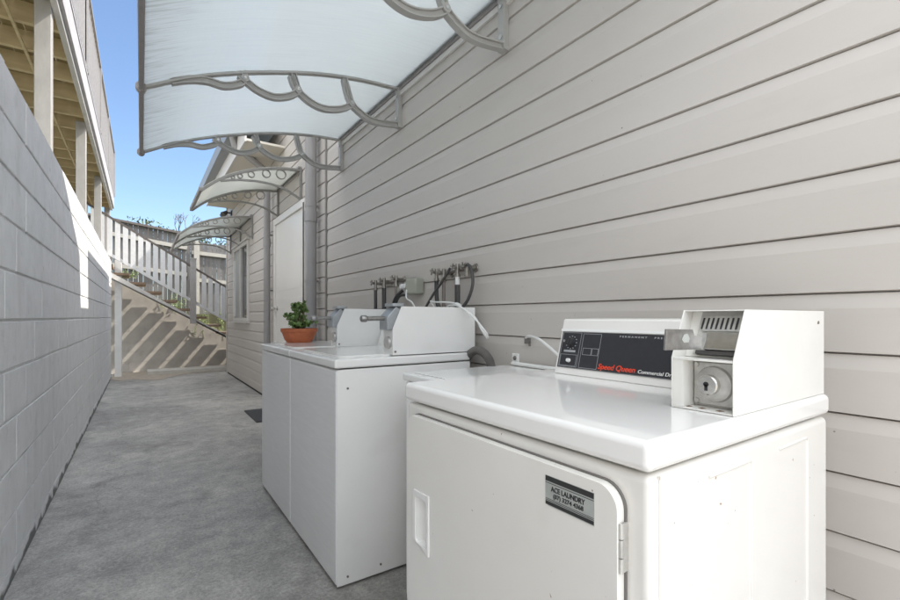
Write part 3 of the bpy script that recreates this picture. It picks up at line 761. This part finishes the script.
    mk = MB(); c = along(.902, .092, .0145); mk.tube([c + E_*.012, c + Vector((0, .002, 0)) - E_*.004], .002, 6); mk.build('dial_pointer', rub_m, co)
    dm_ = MB()
    for k in range(12):
        an = k*math.pi/6; dm_.prism([(.902 + .019*math.cos(an) - .002, .092 + .019*math.sin(an) - .0012), (.902 + .019*math.cos(an) + .002, .092 + .019*math.sin(an) - .0012), (.902 + .019*math.cos(an) + .002, .092 + .019*math.sin(an) + .0012), (.902 + .019*math.cos(an) - .002, .092 + .019*math.sin(an) + .0012)], P, .0024, .0028)
    dm_.prism([(.882, .063), (.925, .063), (.925, .069), (.882, .069)], P, .0024, .0027)
    dm_.build('dial_marks', silver_m, co)
    eyv = tuple(E_)
    text('Speed Queen', .0205, 'panel_lettering', red_m, co, P(.795, .023, .0028), ex, eyv, width=.113, bold=.00025, shear=.2)
    text('Commercial Dryer', .0125, 'panel_lettering', plastic_w, co, P(.674, .023, .0028), ex, eyv, width=.106, bold=.0001, shear=.15)
    text('PERMANENT   PRESS', .0062, 'panel_lettering', silver_m, co, P(.742, .1135, .0028), ex, eyv, width=.135, bold=.0001, space=1.6)
    # coin box
    b0, b1 = .358, .467; th = .0025
    side = [(.823, .9185), (.823, 1.012), (.866, 1.100), (1.246, 1.100), (1.246, .9185)]
    cb = MB(); cb.prism(side, XZ, b0, b0 + th); cb.prism(side, XZ, b1 - th, b1)
    cb.box(.8675, 1.245, b0 + th, b1 - th, 1.0975, 1.0998)                  # top
    cb.box(.824, 1.245, b0 + th, b1 - th, .9187, .9215)                      # bottom
    cb.box(.824, .860, b0 + th, b1 - th, 1.008, 1.0115)                      # shelf between the two bays
    cb.box(.868, .872, b0 + th, b1 - th, .9215, 1.008)                       # back of the lower bay
    cb.prism([(.868, 1.0115), (.897, 1.0975), (.901, 1.0975), (.872, 1.0115)], XZ, b0 + th, b1 - th)
    cb.box(.824, .868, b1 - .022, b1 - th, .9215, 1.008)                     # inner cheek of the lower bay
    cbo = cb.build('coin_box', box_m, t, bevel=.0008, seg=1)
    # lock in the lower bay
    lk = MB().box(.858, .8675, b0 + .004, b1 - .024, .926, 1.004); lk.build('lock_plate', cast_m, cbo, bevel=.002)
    yc, zc2 = .4055, .965
    MB().lathe((.858, yc, zc2), [(.033, 0), (.031, -.006), (.024, -.010)], 'x', 32).build('lock_ring', cast_m, cbo, smooth=True)
    MB().lathe((.848, yc + .003, zc2), [(.018, 0), (.018, -.011), (.016, -.013)], 'x', 28).build('lock_barrel', chrome_m, cbo, smooth=True)
    kh = MB().lathe((.8348, yc + .004, zc2 + .0015), [(.0045, -.0006), (.0045, .0004)], 'x', 14); kh.box(.8342, .8350, yc + .0015, yc + .0065, zc2 - .010, zc2 + .0015)
    kh.build('keyhole', rub_m, cbo)
    bt = MB()
    for (yy, zz) in ((b1 - .030, .999), (b1 - .030, .932)): bt.lathe((.858, yy, zz), [(.005, 0), (.004, -.003)], 'x', 12)
    bt.build('bolt', cast_m, cbo)
    sm_ = MB()
    for yy in (.385, .415, .44): sm_.prism([(.832, yy), (.842, yy - .004), (.846, yy + .006), (.836, yy + .009)], lambda u, v, q: (u, v, q), .9216, .9219)
    sm_.build('rust_spots', mat('rust', (.16, .10, .06), .9), cbo)
    # coin head in the upper bay (face parallel to the slope)
    E2 = Vector((.043, 0, .088)).normalized(); N2 = Vector((-E2.z, 0, E2.x)); O2 = Vector((.860, 0, 1.016))
    def Q(u, v, w_): return tuple(O2 + E2*v + N2*w_ + Vector((0, u, 0)))
    hp = MB().prism([(b0 + .006, .0), (b1 - .022, .0), (b1 - .022, .088), (b0 + .006, .088)], Q, 0, .004); hp.build('coin_plate', cast_m, cbo, bevel=.001)
    MB().prism([(b0 + .012, .046), (b1 - .030, .046), (b1 - .030, .078), (b0 + .012, .078)], Q, .004, .008).build('coin_bezel', cast_m, cbo, bevel=.0015)
    cs = MB()
    for k in range(8):
        u = b0 + .018 + .0085*k; cs.prism([(u, .050), (u + .0030, .050), (u + .0030, .060), (u + .0020, .073), (u - .0010, .073), (u - .0010, .062)], Q, .0078, .0086)
    cs.build('coin_slots', rub_m, cbo)
    MB().prism([(b0 + .005, .006), (.421, .006), (.421, .041), (b0 + .005, .041)], Q, .0045, .017).build('slide_housing', chrome_m, cbo, bevel=.0015)
    MB().prism([(b0 + .010, -.002), (.436, -.002), (.436, .0052), (b0 + .010, .0052)], Q, .0045, .013).build('slide_base', hose_m, cbo, bevel=.001)
    sd_ = MB().prism([(.713, 1.032), (.830, 1.029), (.830, 1.052), (.806, 1.054), (.800, 1.065), (.717, 1.067)], XZ, .414, .4185)
    sd_.build('coin_slide', slide_m, cbo, bevel=.001, seg=1)
    MB().prism([(.762, 1.048), (.768, 1.043), (.784, 1.043), (.787, 1.050), (.780, 1.058), (.769, 1.057)], XZ, .4132, .4138).build('slide_mark', stick_m, cbo)
    bx = MB().lathe((1.21, b0 - .0005, 1.075), [(.0035, -.001), (.0035, .001)], 'y', 8); bx.box(1.205, 1.212, b0 - .0008, b0, 1.072, 1.074)
    bx.build('screw', copper_m, cbo)
make_dryer()

# ---------------------------------------------------------------- taps, hoses and cables on the wall
def tap(y, z, label):
    t = MB(); x = WX - .06
    t.tube([(WX + .002, y, z), (x, y, z)], .010, 10); t.lathe((WX - .004, y, z), [(.022, 0), (.020, -.006)], 'x', 14)
    t.tube([(x, y, z - .035), (x, y, z + .022)], .011, 10); t.lathe((x, y, z - .045), [(.015, 0), (.015, .014)], 'z', 12)
    t.tube([(x - .002, y, z), (x - .028, y, z + .004)], .009, 10)
    for a in (0, 90):                     # cross handle
        d = Vector((0, math.cos(R(a + 20)), math.sin(R(a + 20)))) * .015; c = Vector((x - .030, y, z + .004)); t.tube([c - d, c + d], .004, 7)
        for q in (c - d, c + d): t.lathe(q, [(.002, -.005), (.0058, 0), (.002, .005)], 'y', 8)
    tag(t.build('water_tap', brass_m, smooth=True), label, 'tap', 'washing machine taps on the boarded wall')
tg1 = [(2.83, 1.315), (2.70, 1.322), (2.53, 1.325), (2.06, 1.327), (1.99, 1.320), (1.865, 1.335), (1.785, 1.332)]
tl = ['first cross handled tap from the plant end above a dark hose', 'second cross handled tap from the plant end above a thick hose', 'third cross handled tap beside the grey socket box',
      'cross handled tap just past the grey socket box above brown hose', 'cross handled tap above the plain thin grey pipe', 'cross handled tap where the slanting black hose begins', 'last cross handled tap nearest the dryer with looping black hose']
for (y, z), l in zip(tg1, tl): tap(y, z, l)
for (ya, yb, zz, l) in ((2.36, 2.86, 1.318, 'thin grey supply pipe joining the taps beside the plant'), (1.78, 2.10, 1.33, 'thin grey supply pipe joining the taps near the dryer')):
    tag(MB().tube([(WX - .018, ya, zz), (WX - .018, yb, zz - .004)], .009, 10).build('supply_pipe', copper_m, smooth=True), l, 'pipe', 'supply pipes along the boards')
def line(name, pts, r, m, label, cat, group, n=7, seg=8):
    o = MB().tube(spline(pts, n), r, seg).build(name, m, smooth=True); return tag(o, label, cat, group)
HG = 'hoses hanging from the taps'
x = WX - .06
line('water_hose', [(x, 2.83, 1.28), (x, 2.83, 1.15), (x - .01, 2.82, .95)], .012, hose_m, 'dark hose hanging nearest the potted plant', 'hose', HG)
line('water_hose', [(x, 2.70, 1.285), (x, 2.70, 1.15), (x - .01, 2.69, .95)], .015, hose_m, 'thick dark hose, second from the potted plant', 'hose', HG)
line('water_pipe', [(x, 2.53, 1.285), (x, 2.53, 1.15), (x, 2.53, .95)], .008, copper_m, 'thin grey pipe below the tap beside the socket box', 'pipe', HG)
line('water_hose', [(x, 2.06, 1.285), (x, 2.06, 1.22), (x, 2.05, 1.16), (x + .01, 2.03, 1.10), (x, 2.0, .95)], .012, hose_m, 'brown black hose hanging just past the grey socket box', 'hose', HG)
line('water_pipe', [(x, 1.99, 1.28), (x, 1.99, 1.15), (x, 1.99, .95)], .009, copper_m, 'thin brown pipe crossing behind the white cable loop', 'pipe', HG)
line('water_hose', [(x, 1.865, 1.25), (x, 1.865, 1.15), (x, 1.87, .95)], .014, hose_m, 'short thick black hose hanging below a silver fitting', 'hose', HG)
line('fitting_pipe', [(x, 1.865, 1.30), (x, 1.865, 1.24)], .011, plastic_w, 'short pale fitting above the thick black hose', 'pipe fitting', HG)
line('water_hose', [(x - .02, 1.90, 1.335), (x - .03, 1.96, 1.27), (x - .04, 2.05, 1.19), (x - .05, 2.12, 1.10), (x - .05, 2.16, .98)], .007, hose_m, 'thin black hose slanting across the other hoses', 'hose', HG)
line('water_hose', [(x, 1.80, 1.345), (x - .01, 1.745, 1.33), (x - .02, 1.71, 1.25), (x - .03, 1.735, 1.17), (x - .04, 1.80, 1.11), (x - .04, 1.87, 1.05), (x - .03, 1.9, .96)], .008, hose_m, 'thin black hose looping out nearest the dryer', 'hose', HG)
CG = 'white cables behind the washer meter'
line('power_cable', [(x, 2.03, 1.10), (x - .03, 2.07, 1.168), (x - .06, 1.99, 1.165), (x - .08, 1.79, 1.155), (x - .09, 1.69, 1.125), (x - .07, 1.63, 1.08), (x - .04, 1.60, 1.03), (x - .02, 1.60, 1.005), (x - .01, 1.615, .99), (x, 1.65, 1.02), (x, 1.69, 1.06)], .0042, plastic_w, 'white cable looping widest over the washer meter corner', 'cable', CG)
line('power_cable', [(x, 1.93, 1.08), (x - .04, 1.90, 1.135), (x - .05, 1.82, 1.145), (x - .06, 1.74, 1.13), (x - .05, 1.66, 1.09), (x - .03, 1.64, 1.04), (x - .02, 1.615, 1.0)], .0042, plastic_w, 'white cable running just inside the wider loop', 'cable', CG)
line('power_cable', [(x - .02, 1.94, 1.10), (x - .03, 1.84, 1.155), (x - .03, 1.77, 1.13), (x - .02, 1.74, 1.09)], .0042, plastic_w, 'short white cable arch among the hoses', 'cable', CG)
line('power_cable', [(WX - .06, 2.39, 1.25), (WX - .08, 2.36, 1.20), (WX - .08, 2.29, 1.17), (WX - .07, 2.25, 1.10), (WX - .06, 2.24, .98)], .0045, plastic_w, 'white cable curving down from the socket box plug', 'cable', CG)
line('power_cable', [(WX - .06, 2.44, 1.25), (WX - .09, 2.47, 1.21), (WX - .08, 2.53, 1.16), (WX - .07, 2.58, 1.06), (WX - .06, 2.60, .96)], .010, rub_m, 'thick black cable curving from the socket toward the plant', 'cable', 'black cables at the socket')
line('power_cable', [(WX - .05, 2.41, 1.22), (WX - .08, 2.44, 1.215), (WX - .08, 2.49, 1.17), (WX - .06, 2.55, 1.08), (WX - .06, 2.57, .96)], .008, rub_m, 'thinner black cable tucked beneath the thick one', 'cable', 'black cables at the socket')
def socket():
    t = empty('power_socket', (WX, 2.37, 1.27), 'grey green weatherproof socket box between the two tap groups', 'power socket')
    B(WX - .062, WX - .001, 2.285, 2.41, 1.222, 1.318).build('cover', box_g, t, bevel=.012, seg=3)
    B(WX - .010, WX - .0005, 2.411, 2.52, 1.235, 1.315).build('plate', plastic_w, t, bevel=.002)
    for y in (2.435, 2.485):
        MB().lathe((WX - .01, y, 1.275), [(.019, 0), (.019, -.03), (.013, -.045)], 'x', 14).build('plug', plastic_w, t, smooth=True)
    B(WX - .03, WX - .001, 2.52, 2.545, 1.24, 1.25).build('lip', box_g, t)
socket()
# ribbed grey drain hose hooked onto the low machine
hp = spline([(1.30, 1.785, .76), (1.30, 1.775, .84), (1.30, 1.745, .898), (1.29, 1.68, .930), (1.28, 1.61, .928), (1.27, 1.555, .902), (1.26, 1.525, .872), (1.255, 1.515, .84)], 12)
hm = MB(); n = len(hp)
rp = []; 
for i in range(n - 1):
    for k in range(4): rp.append(hp[i].lerp(hp[i+1], k/4))
prev = None; vs = []; fs = []; sg = 14
for i, p in enumerate(rp):
    t_ = (rp[min(i+1, len(rp)-1)] - rp[max(i-1, 0)]).normalized(); a = t_.cross(Vector((1, 0, .2))).normalized(); b = t_.cross(a)
    r_ = .0175 + (.002 if i % 4 < 2 else -.0012)
    for j in range(sg): vs.append(p + (a*math.cos(j*2*math.pi/sg) + b*math.sin(j*2*math.pi/sg))*r_)
for i in range(len(rp)-1):
    for j in range(sg): k = (j+1) % sg; fs.append((i*sg+j, i*sg+k, (i+1)*sg+k, (i+1)*sg+j))
fs.append(tuple(range(sg))); fs.append(tuple((len(rp)-1)*sg + j for j in range(sg)))
hm.add(vs, fs); tag(hm.build('drain_hose', hose_g, smooth=True), 'thick ribbed grey drain hose arched behind the low machine', 'drain hose')
cp = MB().box(WX - .008, WX - .0005, 1.475, 1.515, .885, .925).build('clip_plate', plastic_w, bevel=.002)
tag(cp, 'small square white plate on the wall beside the drain hose', 'wall plate')
MB().lathe((WX - .009, 1.495, .905), [(.010, 0), (.008, -.005)], 'x', 14).build('screw_hole', hose_g, cp)
line('wall_conduit', [(WX - .02, 1.50, .882), (WX - .02, 1.2, .880), (WX - .02, .8, .880)], .008, plastic_w, 'thin white conduit running low along the boards behind the dryer', 'conduit', None)
line('dryer_cable', [(WX - .01, 1.425, .998), (WX - .03, 1.38, 1.006), (WX - .06, 1.29, .995), (WX - .12, 1.12, .935), (WX - .18, .99, .90)], .0055, plastic_w, 'single white cable drooping from wall clip to dryer console', 'cable', None)
cl = MB().box(WX - .014, WX - .0005, 1.405, 1.43, .972, .996); cl.lathe((WX - .015, 1.395, .968), [(.006, 0), (.005, -.004)], 'x', 10)
tag(cl.build('cable_clip', hose_g), 'tiny grey clip holding the drooping white cable', 'cable clip')

# ---------------------------------------------------------------- potted plant
def make_plant():
    random.seed(21)
    cx, cy, z = .835, 2.93, .9265
    t = empty('potted_plant', (cx, cy, z), 'green jade plant in orange terracotta bowl on the far washer', 'potted plant')
    MB().lathe((cx, cy, z), [(.075, 0), (.090, .02), (.104, .062), (.108, .064), (.112, .070), (.112, .088), (.103, .088), (.100, .070)], 'z', 36).build('pot', terra_m, t, smooth=True)
    MB().lathe((cx, cy, z), [(.098, .066), (.06, .076), (.01, .08)], 'z', 24).build('soil', soil_m, t, smooth=True)
    st = MB(); lf = MB()
    def leaf(p, d, s):
        a = d.normalized(); b = a.cross(Vector([random.gauss(0, 1) for _ in range(3)])).normalized(); nn = a.cross(b)
        w_ = s*.40; lf.add([p, p + a*s*.4 - b*w_ + nn*s*.1, p + a*s*.4 + b*w_ + nn*s*.1, p + a*s*.78 - b*w_*.8 + nn*s*.06, p + a*s*.78 + b*w_*.8 + nn*s*.06, p + a*s, p + a*s*.5],
                   [(0, 6, 1), (0, 2, 6), (1, 6, 3), (6, 2, 4), (3, 6, 5), (6, 4, 5)])
    for k in range(24):
        a = random.uniform(0, 6.28); r0 = random.uniform(.0, .035); tall = k < 8
        base = Vector((cx + r0*math.cos(a), cy + r0*math.sin(a), z + .075))
        rr = random.uniform(.01, .055) if tall else random.uniform(.055, .105)
        h_ = random.uniform(.12, .18) if tall else random.uniform(.035, .10)
        tip = Vector((cx + rr*math.cos(a), cy + rr*math.sin(a), z + .075 + h_))
        mid = (base + tip)/2 + Vector((0, 0, .012)); P = spline([base, mid, tip], 5); st.tube(P, .0045, 6, .002)
        for i, p in enumerate(P[4:]):
            for _ in range(2 if i < len(P) - 6 else 5):
                d = Vector((random.gauss(0, 1), random.gauss(0, 1), random.gauss(.35, .5))); leaf(p, d, random.uniform(.018, .031))
    st.build('stems', mat('plant_stem', (.16, .15, .07), .7), t, smooth=True); lf.build('foliage', leaf_m, t)
make_plant()

# ---------------------------------------------------------------- floor details
dm = MB().box(.98, 1.30, 4.95, 5.62, .0, .012)
for k in range(17): dm.box(.985 + .018*k, .995 + .018*k, 4.955, 5.615, .012, .016)
tag(dm.build('door_mat', matt_m), 'dark ribbed mat on the concrete below the white door', 'door mat')
